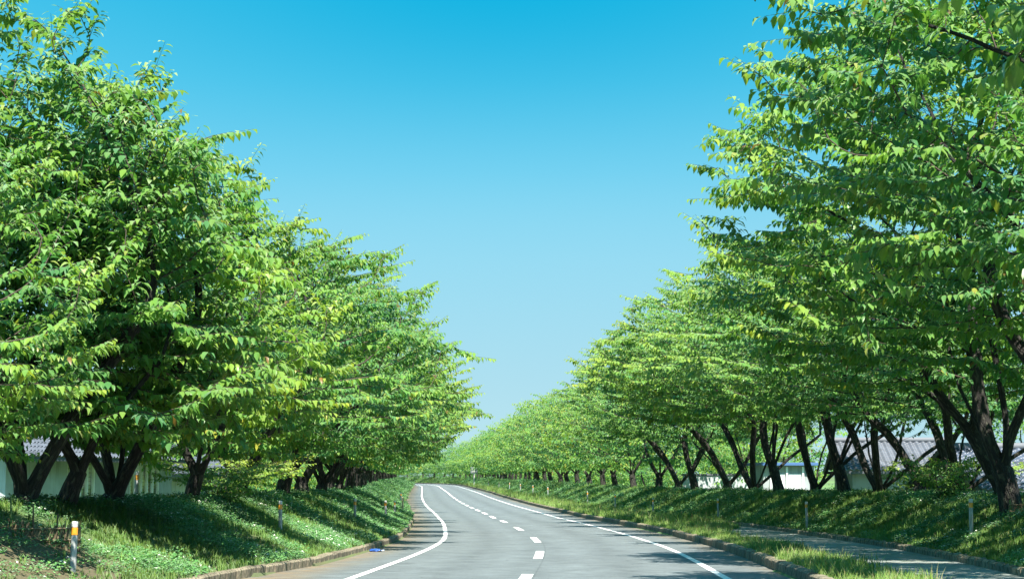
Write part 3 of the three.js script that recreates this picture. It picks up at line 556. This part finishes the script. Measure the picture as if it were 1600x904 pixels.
function rowTree(side, d, proto, turn, scale, label, group, shift = 0, wide = 1) {
  const s = sOf(d), p = land(s, (side < 0 ? rowLeft(d) : rowRight(d)) + shift, -0.06);
  return plant(proto, p, turnAt(s) + turn, scale, 'roadside_tree', label, 'tree', group ?? (side < 0 ? 'trees in the row along the left bank' : 'trees in the row along the right bank'), wide);
}
const bareOf = { leftThird: PROTO.leftThird, rightThird: PROTO.rightThird }; for (const k of ['leftMid', 'rightMid']) bareOf[k] = PROTO[k].map(bare);
// left row, from the camera on
[[23.0, 'leftNear', 1, -0.3, 0.74, 'nearest left tree of which only overhanging leafy branches show'],
  [27.2, 'leftNear', 0, 0.25, 1, 'large tree at the left edge of the picture with its trunk half cut off'],
  [28.6, 'leftNear', 1, 0.1, 0.9, 'tree with a thick trunk leaning right, second from the left edge'],
  [31.2, 'leftNear', 0, -0.35, 0.98, 'tree with a trunk of several stems between the white house windows'],
  [36.4, 'leftNear', 1, -0.4, 0.92, 'several stemmed tree in front of the corner of the white house'],
  [42.8, 'leftMid', 0, 0.1, 0.88, 'forked tree on the left bank before the low grey tiled roof'],
  [49, 'leftMid', 1, -0.1, 0.94, 'spreading tree on the left bank just past the low grey roof']].forEach(([d, k, i, turn, sc, label]) => rowTree(-1, d, PROTO[k][i], turn, sc, label, 'nearest trees along the left bank'));
[[55.5, 'leftMid', 0, 0.2, 0.95], [62, 'leftThird', 0, -0.2, 0.95], [69, 'leftMid', 0, 0.15, 0.93], [76, 'leftThird', 0, 0.35, 0.97]].forEach(([d, k, i, turn, sc], n) => rowTree(-1, d, bareOf[k][i], turn, sc, ordinal[n + 7] + ' tree from the camera in the row along the left bank'));
let nLeft = 11;
for (let d = 83; d < 330; d += 7 + 2.2 * rt()) { const far = d > 170; rowTree(-1, d, far ? PROTO.far[Math.floor(rt() * 2)] : PROTO.middle[Math.floor(rt() * 3)], (rt() - 0.5) * 1.4, 0.9 + 0.2 * rt(), !far && nLeft < 20 ? ordinal[nLeft] + ' tree from the camera in the row along the left bank' : 'small distant tree far along the left bank before the bend', far || nLeft >= 20 ? 'distant trees along the left bank' : undefined); nLeft++; }
// right row
[[15.2, 'rightNear', 1, 0.2, 0.95, 'nearest right tree hanging dark leafy branches into the upper right corner', 0.3],
  [24.5, 'rightNear', 0, -0.2, 1.0, 'tall tree by the right edge whose bright crown fills the upper right', 0.3],
  [31.5, 'rightNear', 1, -0.3, 0.97, 'tall tree on the right with branches reaching furthest over the road', 0],
  [37.6, 'rightNear', 0, 0.15, 0.94, 'tree with a dark trunk rising from the right bank beside the wattle fence', -0.9],
  [42, 'rightNear', 1, 0.0, 0.82, 'tree with a curved trunk leaning left beside the blue grey roof', 0.1],
  [47.6, 'rightMid', 0, 0.0, 0.76, 'many stemmed tree before the white gable wall on the right', 0.2, 1.27],
  [52.2, 'rightMid', 1, -0.1, 0.76, 'tree with a wide forked trunk just left of the white gable wall', 0, 1.12]].forEach(([d, k, i, turn, sc, label, sh, wide]) => rowTree(1, d, PROTO[k][i], turn, sc, label, 'nearest trees along the right bank', sh, wide));
[[57, 'rightMid', 0, 0.2, 0.88, 1.15], [61.5, 'rightThird', 0, 0.2, 0.98, 1.08], [66.5, 'rightMid', 0, -0.15, 1.02, 1.05], [72, 'rightThird', 0, -0.3, 1.03, 1.03], [78, 'rightMid', 0, 0.35, 1.0, 1.05], [84.5, 'rightMid', 1, 0.2, 0.97, 1.05], [91, 'rightThird', 0, 0.3, 0.94, 1.06], [97, 'rightMid', 1, 0.1, 0.92, 1.06]].forEach(([d, k, i, turn, sc, wide], n) => rowTree(1, d, bareOf[k][i], turn, sc, ordinal[n + 7] + ' tree from the camera in the row along the right bank', undefined, 0, wide));
let nRight = 15;
const S_FAR = sOf(437) + 30;
for (let s = sOf(102); s < S_FAR; s += 7 + 2.2 * rt()) { const d = -frame(s).z, far = d > 180, p = land(s, rowRight(d), -0.06); plant(far ? PROTO.far[Math.floor(rt() * 2)] : PROTO.middle[Math.floor(rt() * 3)], p, turnAt(s) + Math.PI + (rt() - 0.5) * 1.4, (far ? 0.9 : 0.95) + 0.16 * rt(), 'roadside_tree', !far && nRight < 20 ? ordinal[nRight] + ' tree from the camera in the row along the right bank' : 'small distant tree far along the right bank towards the bend', 'tree', far || nRight >= 20 ? 'distant trees along the right bank' : 'trees in the row along the right bank'); nRight++; }
// trees behind the two rows
for (let s = sOf(50); s < S_FAR; s += 6.5 + 2.5 * rt()) { const d = -frame(s).z, p = land(s, rowRight(d) + 7 + 4 * rt() + (d < 96 ? 12 : 0), -0.1); plant(d > 150 ? PROTO.far[Math.floor(rt() * 2)] : PROTO.middle[Math.floor(rt() * 3)], p, rt() * 6.28, 0.85 + 0.25 * rt(), 'background_tree', 'sunlit green tree seen between the trunks behind the right row', 'tree', 'trees behind the right row'); }
for (let d = 80; d < 320; d += 7 + 2.5 * rt()) { const p = land(sOf(d), rowLeft(d) - 7 - 5 * rt(), -0.1); plant(d > 150 ? PROTO.far[Math.floor(rt() * 2)] : PROTO.middle[Math.floor(rt() * 3)], p, rt() * 6.28, 0.85 + 0.25 * rt(), 'background_tree', 'green tree seen between the trunks behind the left row', 'tree', 'trees behind the left row'); }
// ---------------------------------------------------------------- roadside posts, sign, fences, litter
const postMap = dataTexture(64, 256, (x, y, c) => { const n = fbm(x / 9, y / 30, 5, 3), v = 158 + 50 * n, st = smooth(noise(x / 3, y / 70, 9), 0.15, 0.45) * 45 + 40 * smooth(90 - y, 0, 90); c[0] = v - st; c[1] = v + 2 - st; c[2] = v + 2 - st * 1.1; }, true);
M.post = new THREE.MeshStandardMaterial({ name: 'weathered_plastic', map: postMap, roughness: 0.6 });
M.amber = new THREE.MeshPhysicalMaterial({ name: 'amber_reflector', color: new THREE.Color(0.75, 0.3, 0.02), roughness: 0.35, clearcoat: 0.6, clearcoatRoughness: 0.2 });
M.cap = new THREE.MeshStandardMaterial({ name: 'post_cap', color: new THREE.Color(0.5, 0.5, 0.48), roughness: 0.6 });
const tubeG = new THREE.CylinderGeometry(0.041, 0.043, 1, 18, 1); tubeG.translate(0, 0.5, 0);
const bandG = new THREE.CylinderGeometry(0.0445, 0.0445, 0.1, 18, 1), capG = (() => { const pts = [[0, 0.065], [0.03, 0.063], [0.041, 0.052], [0.0435, 0.04], [0.0435, 0.018], [0.0415, 0.014], [0.0415, 0.009], [0.0435, 0.005], [0.0435, -0.01], [0.04, -0.012]].map(([x, y]) => new THREE.Vector2(x, y)); return new THREE.LatheGeometry(pts.reverse(), 18); })();
const rp = rng(606);
function delineator(d, off, h, label, group, cream) {
  const p = land(sOf(d), off, 0), t = thing(cream ? 'marker_stake' : 'delineator_post', label, cream ? 'stake' : 'post', [p.x, p.y - 0.25, p.z], group);
  const H = h + 0.25, tube = mesh('post', tubeG, cream ? new THREE.MeshStandardMaterial({ name: 'cream_wood', color: new THREE.Color(0.5, 0.42, 0.26), roughness: 0.85 }) : M.post, t); tube.scale.set(1, H - 0.06, 1);
  const cap = mesh('cap', capG, cream ? tube.material : M.cap, t); cap.position.y = H - 0.06;
  if (!cream) { const b = mesh('reflective_band', bandG, M.amber, t); b.position.y = H - 0.13; }
  t.rotation.set((rp() - 0.5) * 0.05, rp() * 6, (rp() - 0.5) * 0.06);
}
[[23.4, -5.95, 0.66, 'thick white post with an orange band in the left foreground'], [37.9, -5.62, 0.66, 'second white post with orange band from the front on the left bank'], [52, -5.45, 0.68, 'third white post with orange band from the front on the left bank'], [66, -5.1, 0.68, 'fourth white post with orange band from the front on the left bank'], [76, -5.0, 0.66, 'fifth white post with orange band from the front on the left bank'], [92, -4.75, 0.7, 'sixth small white post at the far end of the left kerb'], [112, -4.7, 0.8, 'last small white post at the far end of the left kerb']].forEach((a) => delineator(...a, 'marker posts along the left bank'));
delineator(36, -8.35, 0.62, 'post with an orange top peeping over the left bank before the windows', 'marker posts along the left bank');
delineator(85, -4.72, 0.86, 'cream wooden stake beside the far left kerb', undefined, true);
[[36.4, 9.0, 0.8, 'nearest white post with orange band on the right bank'], [55.5, 8.72, 0.88, 'second white post with orange band on the right bank'], [72.5, 8.6, 0.84, 'third white post with orange band on the right bank'], [88, 7.95, 0.8, 'fourth white post with orange band on the right bank'], [100, 7.55, 0.85, 'fifth white post with orange band on the right bank'], [112, 7.35, 0.85, 'sixth white post with orange band on the right bank'], [139, 7.1, 0.85, 'seventh white post with orange band on the right bank']].forEach((a) => delineator(...a, 'marker posts along the right bank'));
for (const d of [153, 168, 186, 208, 236]) delineator(d, TOE(d) + 0.35, 0.9, 'small distant white post on the right bank before the road sign', 'distant marker posts on the right bank');

(() => {
  const p = land(sOf(262), 5.0, -0.1), t = thing('road_sign', 'grey back of a square road sign on a pale pole far ahead', 'sign', [p.x, p.y, p.z]);
  const metal = new THREE.MeshStandardMaterial({ name: 'grey_metal', color: new THREE.Color(0.2, 0.23, 0.25), roughness: 0.45, metalness: 0.5 }), white = new THREE.MeshStandardMaterial({ name: 'white_pole', color: new THREE.Color(0.62, 0.6, 0.55), roughness: 0.5 });
  const pole = mesh('pole', new THREE.CylinderGeometry(0.07, 0.075, 3.05, 14), white, t); pole.position.y = 1.5;
  const panel = mesh('panel', new RoundedBoxGeometry(1.08, 0.9, 0.03, 2, 0.012), metal, t); panel.position.set(0, 2.62, -0.1);
  for (const y of [2.4, 2.84]) { const b = mesh('bracket', new RoundedBoxGeometry(0.9, 0.06, 0.04, 1, 0.01), white, t); b.position.set(0, y, -0.06); }
  t.rotation.y = 0.12;
})();

M.stick = [[0.16, 0.12, 0.07], [0.1, 0.075, 0.045], [0.2, 0.17, 0.1]].map((c) => new THREE.MeshStandardMaterial({ name: 'dry_stick', color: new THREE.Color(...c), roughness: 0.95 }));
function wattle(label, d, off0, off1, h, n, seed, back) {
  const r = rng(seed), mid = land(sOf(d), (off0 + off1) / 2), t = thing('wattle_fence', label, 'fence', [mid.x, mid.y, mid.z]);
  const stickG = new THREE.CylinderGeometry(0.6, 1, 1, 5); stickG.translate(0, 0.5, 0);
  const put = (name, a, b, rad, mat) => { const m = mesh(name, stickG, mat, t), v = b.clone().sub(a); m.position.copy(a).sub(mid); m.quaternion.setFromUnitVectors(UP, v.clone().normalize()); m.scale.set(rad, v.length(), rad); };
  const flat = Math.max(land(sOf(d), off0).y, land(sOf(d), off1).y), top = (q) => Math.max(flat, land(sOf(d), lerp(off0, off1, q)).y + 0.1) + 0.03 * Math.sin(q * 9);
  const pt = (q) => land(sOf(d + back * q), lerp(off0, off1, q), -0.05);
  for (let k = 0; k < n; k++) { const q = (k + 0.5 * r()) / n, a = pt(q), b = pt(clamp(q + (k % 2 ? 0.07 : -0.07) + (r() - 0.5) * 0.03, 0, 1)); b.y = top(q) + (r() - 0.5) * 0.05; b.z += 0.03 * (k % 2 ? 1 : -1); put('stick', a, b, 0.014 + 0.008 * r(), M.stick[k % 3]); }
  for (let k = 0; k < n * 0.6; k++) { const q = (k + r()) / (n * 0.6), a = pt(q), b = pt(q + (r() - 0.5) * 0.03); b.y = top(q) + r() * 0.07; put('stick', a, b, 0.012 + 0.006 * r(), M.stick[Math.floor(r() * 3)]); }
  for (const f of [0.35, 0.8]) for (let k = 0; k < 3; k++) { const a = pt(k / 3), b = pt((k + 1.06) / 3); a.y = flat - h * (1 - f) + 0.05; b.y = flat - h * (1 - f) + 0.05; a.z += 0.04; b.z += 0.04; put('rail', a, b, 0.014, M.stick[0]); }
  for (let k = 0; k < 4; k++) { const a = pt(0.04 + k * 0.31), b = a.clone(); b.y += h + 0.14; b.x += (r() - 0.5) * 0.05; put('stake', a, b, 0.02, k === 0 ? new THREE.MeshStandardMaterial({ name: 'green_bamboo', color: new THREE.Color(0.12, 0.17, 0.04), roughness: 0.6 }) : M.stick[1]); }
}
wattle('low fence of dry sticks across the left bank above bare soil', 24.3, -7.15, -6.2, 0.36, 44, 31, 0.3);
wattle('low fence of dry sticks below a dark trunk on the right bank', 36.6, 9.85, 10.6, 0.3, 18, 32, -0.6);

(() => {
  const p = at(sOf(42.6), LEFT_KERB(42.6) + 0.2, 0.0), t = thing('litter_bag', 'crumpled blue plastic bag lying against the left kerb', 'litter', [p.x, p.y, p.z]); t.scale.setScalar(0.68);
  const g = new THREE.IcosahedronGeometry(1, 5), q = g.attributes.position;
  for (let i = 0; i < q.count; i++) { const x = q.getX(i), y = q.getY(i), z = q.getZ(i), k = 1 + 0.45 * Math.abs(noise(x * 1.9, y * 1.9, z * 1.9)) - 0.25 * Math.abs(noise(x * 4 + 3, y * 4, z * 4)); q.setXYZ(i, x * k * 0.2, Math.max(-0.02, y * k * 0.07 + 0.035), z * k * 0.16); }
  g.computeVertexNormals();
  mesh('bag', g, new THREE.MeshPhysicalMaterial({ name: 'blue_plastic', color: new THREE.Color(0.02, 0.07, 0.3), roughness: 0.35, clearcoat: 0.4 }), t);
  const f = new THREE.PlaneGeometry(0.24, 0.16, 8, 6), w = f.attributes.position; f.rotateX(-Math.PI / 2);
  for (let i = 0; i < w.count; i++) w.setY(i, 0.03 + 0.05 * noise(w.getX(i) * 14, 3, w.getZ(i) * 14));
  f.computeVertexNormals(); const fl = mesh('flap', f, new THREE.MeshStandardMaterial({ name: 'pale_blue_plastic', color: new THREE.Color(0.35, 0.48, 0.7), roughness: 0.4, side: THREE.DoubleSide }), t); fl.position.set(0.19, 0.015, 0.06); fl.rotation.y = 0.5;
})();

// ---------------------------------------------------------------- houses behind the banks
const plaster = dataTexture(256, 256, (x, y, c) => { const v = 226 + 34 * fbm(x / 40, y / 40, 3, 4) - 26 * smooth(noise(x / 8, y / 90, 5), 0.1, 0.5); c[0] = v; c[1] = v; c[2] = v - 4; }, true);
const wallMat = (r, g, b) => new THREE.MeshStandardMaterial({ name: 'plaster', map: plaster, color: new THREE.Color(r, g, b), roughness: 0.9, bumpMap: grain, bumpScale: 0.006 });
M.wall = wallMat(0.55, 0.6, 0.65); M.wallWhite = wallMat(0.42, 0.46, 0.5); M.trim = new THREE.MeshStandardMaterial({ name: 'white_frame', color: new THREE.Color(0.78, 0.8, 0.82), roughness: 0.5 });
M.eave = new THREE.MeshStandardMaterial({ name: 'eave_board', color: new THREE.Color(0.1, 0.11, 0.13), roughness: 0.7 });
M.tile = new THREE.MeshStandardMaterial({ name: 'grey_clay_tiles', vertexColors: true, roughness: 0.55 });
M.blueTile = new THREE.MeshStandardMaterial({ name: 'blue_grey_tiles', vertexColors: true, color: new THREE.Color(0.8, 0.95, 1.15), roughness: 0.5 });
M.pane = new THREE.MeshPhysicalMaterial({ name: 'window_glass', color: 0xffffff, roughness: 0.05, transmission: 1, thickness: 0 });
M.blind = new THREE.MeshStandardMaterial({ name: 'woven_blind', map: dataTexture(128, 128, (x, y, c) => { const v = (y % 8 < 2 ? 0.72 : 1) * (x % 16 < 1 ? 0.85 : 1) * (1 + 0.15 * noise(x / 6, y / 6, 1)); c[0] = 196 * v; c[1] = 198 * v; c[2] = 164 * v; }, true), roughness: 0.9 });
// one slope of a tiled roof: rounded rolls running down it, courses stepping over each other; width along x, falling towards +z
function tiledSlope(width, run, rise, seed, pitch = 0.28) {
  const so = new Soup(), r = rng(seed), rolls = Math.round(width / pitch), per = 6, courses = Math.round(Math.hypot(run, rise) / 0.27), nx = rolls * per;
  const ny = -rise, len = Math.hypot(run, rise), upx = rise / len, upz = run / len;
  const tone = Array.from({ length: rolls * courses }, () => 0.75 + 0.5 * r());
  for (let c = 0; c < courses; c++) for (const e of [0, 1]) for (let i = 0; i <= nx; i++) {
    const x = (i / nx - 0.5) * width, q = (c + e) / courses, u = (i % per) / per, lift = 0.035 * Math.sin(u * 6.283) ** 1 + 0.03 + (e ? 0.035 : 0);
    so.p.push(x, q * ny + upz * lift, q * run + upx * lift); const t = tone[Math.min(rolls - 1, Math.floor(i / per)) * courses + c]; so.c.push(0.065 * t, 0.075 * t, 0.095 * t);
  }
  const row = nx + 1;
  for (let k = 0; k < courses * 2 - 1; k++) for (let i = 0; i < nx; i++) { const a = k * row + i, b = a + row; so.i.push(a, b, a + 1, a + 1, b, b + 1); }
  return so.geometry();
}
function box(w, h, d, x, y, z, bevel = 0.012) { const g = new RoundedBoxGeometry(w, h, d, 1, Math.min(bevel, w / 3, h / 3, d / 3)); g.translate(x, y, z); return g; }
// a house in its own axes: front along x, facing +z, standing on y = 0
function house(name, label, x, d, turn, o) {
  const t = thing(name, label, 'house', [x, BACK - 0.1, -d]); t.rotation.y = turn;
  const W = o.w, D = o.depth, H = o.eave, g = [], T = 0.18;
  // front wall with openings, side and back walls
  let at0 = -W / 2; const op = (o.windows ?? []).slice().sort((a, b) => a.x - b.x);
  for (const q of op) { const l = q.x - q.w / 2, rr = q.x + q.w / 2; g.push(box(l - at0, H, T, (at0 + l) / 2, H / 2, 0, 0.004)); g.push(box(q.w, q.y - q.h / 2, T, q.x, (q.y - q.h / 2) / 2, 0, 0.004)); const top = q.y + q.h / 2; if (H - top > 0.02) g.push(box(q.w, H - top, T, q.x, (H + top) / 2, 0, 0.004)); at0 = rr; }
  g.push(box(W / 2 - at0, H, T, (at0 + W / 2) / 2, H / 2, 0, 0.004));
  g.push(box(T, H, D - T, -W / 2 + T / 2, H / 2, -D / 2, 0.004), box(T, H, D - T, W / 2 - T / 2, H / 2, -D / 2, 0.004), box(W - 0.02, H, T, 0, H / 2, -D + T / 2, 0.004));
  const wall = mesh('wall', mergeGeometries(g), o.wall, t);
  for (const q of op) {
    const w = new THREE.Group(); w.name = 'window'; w.position.set(q.x, q.y, 0.02); t.add(w);
    const f = [box(q.w, 0.09, 0.12, 0, q.h / 2 - 0.045, 0), box(q.w, 0.09, 0.12, 0, -q.h / 2 + 0.045, 0)], n = q.panes;
    for (let k = 0; k <= n; k++) f.push(box(0.085, q.h - 0.19, 0.11, lerp(-q.w / 2 + 0.045, q.w / 2 - 0.045, k / n), 0, 0));
    mesh('frame', mergeGeometries(f), M.trim, w);
    for (let k = 0; k < n; k++) { const pw = q.w / n - 0.1, px = lerp(-q.w / 2, q.w / 2, (k + 0.5) / n); const gl = mesh('pane', new THREE.BoxGeometry(pw, q.h - 0.2, 0.008), M.pane, w); gl.position.set(px, 0, 0.01); const bl = mesh('blind', new THREE.BoxGeometry(pw * (k % 3 === 1 ? 0.7 : 1), q.h - 0.18, 0.02), M.blind, w); bl.position.set(px, 0, -0.09); }
  }
  const mat = o.tile ?? M.tile, over = o.over ?? 0.55, rise = o.rise, run = D / 2 + over;
  const roof = new THREE.Group(); roof.name = 'roof'; roof.position.set(0, H + rise, -D / 2); t.add(roof);
  const front = mesh('roof_slope', tiledSlope(W + 2 * over, run, rise * (run / (D / 2)) * 0.98, o.seed ?? 1), mat, roof);
  const rear = mesh('roof_slope', front.geometry, mat, roof); rear.rotation.y = Math.PI;
  mesh('ridge', (() => { const c = new THREE.CylinderGeometry(0.14, 0.14, W + 2 * over + 0.1, 10); c.rotateZ(Math.PI / 2); c.translate(0, 0.07, 0); return c; })(), M.eave, roof);
  const drop = rise * (run / (D / 2)) * 0.98;
  mesh('eave_board', mergeGeometries([box(W + 2 * over, 0.13, 0.05, 0, -drop - 0.06, run - 0.03), box(W + 2 * over, 0.13, 0.05, 0, -drop - 0.06, -run + 0.03)]), M.eave, roof);
  // gable ends
  const tri = new THREE.Shape(); tri.moveTo(-D / 2, 0); tri.lineTo(D / 2, 0); tri.lineTo(0, rise - 0.05); tri.closePath();
  for (const sd of [-1, 1]) { const e = new THREE.ExtrudeGeometry(tri, { depth: T, bevelEnabled: false }); e.rotateY(Math.PI / 2); e.translate(sd < 0 ? -W / 2 : W / 2 - T, H, -D / 2); mesh('gable', e, o.wall, t); const a = Math.atan2(rise, D / 2), L = Math.hypot(D / 2 + over, drop); for (const q of [-1, 1]) { const b = new RoundedBoxGeometry(0.06, 0.16, L, 1, 0.01); b.translate(0, -0.05, L / 2); const bm = mesh('barge_board', b, M.eave, t); bm.position.set(sd * (W / 2 + over - 0.03), H + rise, -D / 2); bm.rotation.set(q > 0 ? a : -a, q > 0 ? 0 : Math.PI, 0, 'YXZ'); if (q < 0) bm.rotation.x = a; } }
  return t;
}
const G0 = BACK - 0.1;
// left: long white house facing the road, and a lower tiled house beyond it
house('white_house', 'pale house with tall screened windows behind the left trees', -14.1, 59, Math.PI / 2 - 0.13, { w: 15.2, depth: 8, eave: 2.5 - G0, rise: 2.3, wall: M.wall, seed: 5, windows: [{ x: -1.6, w: 2.5, y: 1.05 - G0, h: 2.4, panes: 4 }, { x: 4.6, w: 3.2, y: 1.0 - G0, h: 2.3, panes: 5 }] });
house('tiled_house', 'low house with grey tiled roof behind the left trees', -15.2, 84, Math.PI / 2 - 0.05, { w: 17, depth: 7, eave: 1.95 - G0, rise: 1.9, wall: M.wall, seed: 6, windows: [{ x: 3, w: 2.2, y: 0.7 - G0, h: 1.6, panes: 3 }] });
// right: gabled white house, a flat shed, and a low house with a wide blue grey roof
house('gabled_house', 'white house with grey tiled gable roof behind the right trees', 16.7, 74, -0.06, { w: 4.4, depth: 6, eave: 2.0 - G0, rise: 1.15, wall: M.wallWhite, seed: 7, over: 0.45 });
house('wide_roofed_house', 'low house under a wide blue grey tiled roof at far right', 19.4, 54, 0.05, { w: 9, depth: 7.5, eave: 1.35 - G0, rise: 1.2, wall: M.wallWhite, tile: M.blueTile, seed: 8 });
(() => {
  const t = thing('storage_shed', 'white flat shed with blue roof edge seen between right trunks', 'shed', [14.95, G0, -94]); t.rotation.y = 0.08; t.scale.x = 0.52;
  const h = 2.2 - G0, blue = new THREE.MeshStandardMaterial({ name: 'blue_metal', color: new THREE.Color(0.06, 0.13, 0.3), roughness: 0.5 });
  mesh('wall', mergeGeometries([box(5.4, h, 0.15, 0, h / 2, 0, 0.004), box(0.15, h, 3, -2.6, h / 2, -1.6, 0.004), box(0.15, h, 3, 2.6, h / 2, -1.6, 0.004)]), M.wallWhite, t);
  for (const x of [-1.9, -0.2, 1.5]) mesh('pilaster', box(0.22, h - 0.1, 0.1, x, h / 2, 0.12), M.trim, t);
  for (const x of [-1.05, 0.65]) { const d = mesh('door', box(1.3, h - 1.2, 0.05, x, h / 2 + 0.15, 0.1), M.trim, t); mesh('handle', box(0.04, 0.2, 0.05, 0.5 + x, h / 2, 0.15), M.eave, d); }
  mesh('roof', box(6, 0.16, 3.8, 0, h + 0.08, -1.5), blue, t);
  mesh('plinth', box(5.5, 1.45, 0.06, 0, 0.72, 0.11), new THREE.MeshStandardMaterial({ name: 'brown_boards', color: new THREE.Color(0.3, 0.24, 0.17), roughness: 0.9 }), t);
})();
(() => {
  const t = thing('garden_wall', 'long low grey wall between the distant right trunks', 'wall', [12.7, G0, -104]); t.rotation.y = 0.05;
  const h = 1.66 - G0; mesh('panel', box(5, h, 0.16, 0, h / 2, 0), M.wall, t); mesh('coping', box(5.1, 0.1, 0.26, 0, h + 0.05, 0), M.eave, t);
})();
// shrubs on the bank tops
const shrubP = prototype({ seed: 71, H: 1.5, R: 0.75, hb: 0.15, fork: 0.05, limbs: 5, tilt: 0.6, points: 260, step: 0.14, kill: 0.2, cone: 1.6, leaf: 0.11, gap: 0.06, twiglets: 2, twigLen: 0.16, tipLen: 0.22, shape: 'mid', trunkR: 0.025, tipR: 0.004 });
[[46.5, 10.7, 0.85, 'sapling with thin branches beside the curved right trunk', 1], [56, 14.0, 1.1, 'leafy yellow green bush before the white gable wall', 1.3], [60, 14.6, 1.0, 'light green bush left of the gabled house', 1.3], [49, 14.6, 0.8, 'small bush before the wide blue grey roof', 1.2], [38.6, -7.2, 0.62, 'low dark bush between two trunks on the left bank', 1.5], [41.2, -7.4, 0.7, 'low leafy bush under the forked tree on the left', 1.6]].forEach(([d, off, sc, label, wide], i) => { const p = land(sOf(d), off, -0.08); plant(shrubP, p, i * 1.7, sc, 'shrub', label, 'shrub', undefined, wide); });
renderer.render(scene, camera);
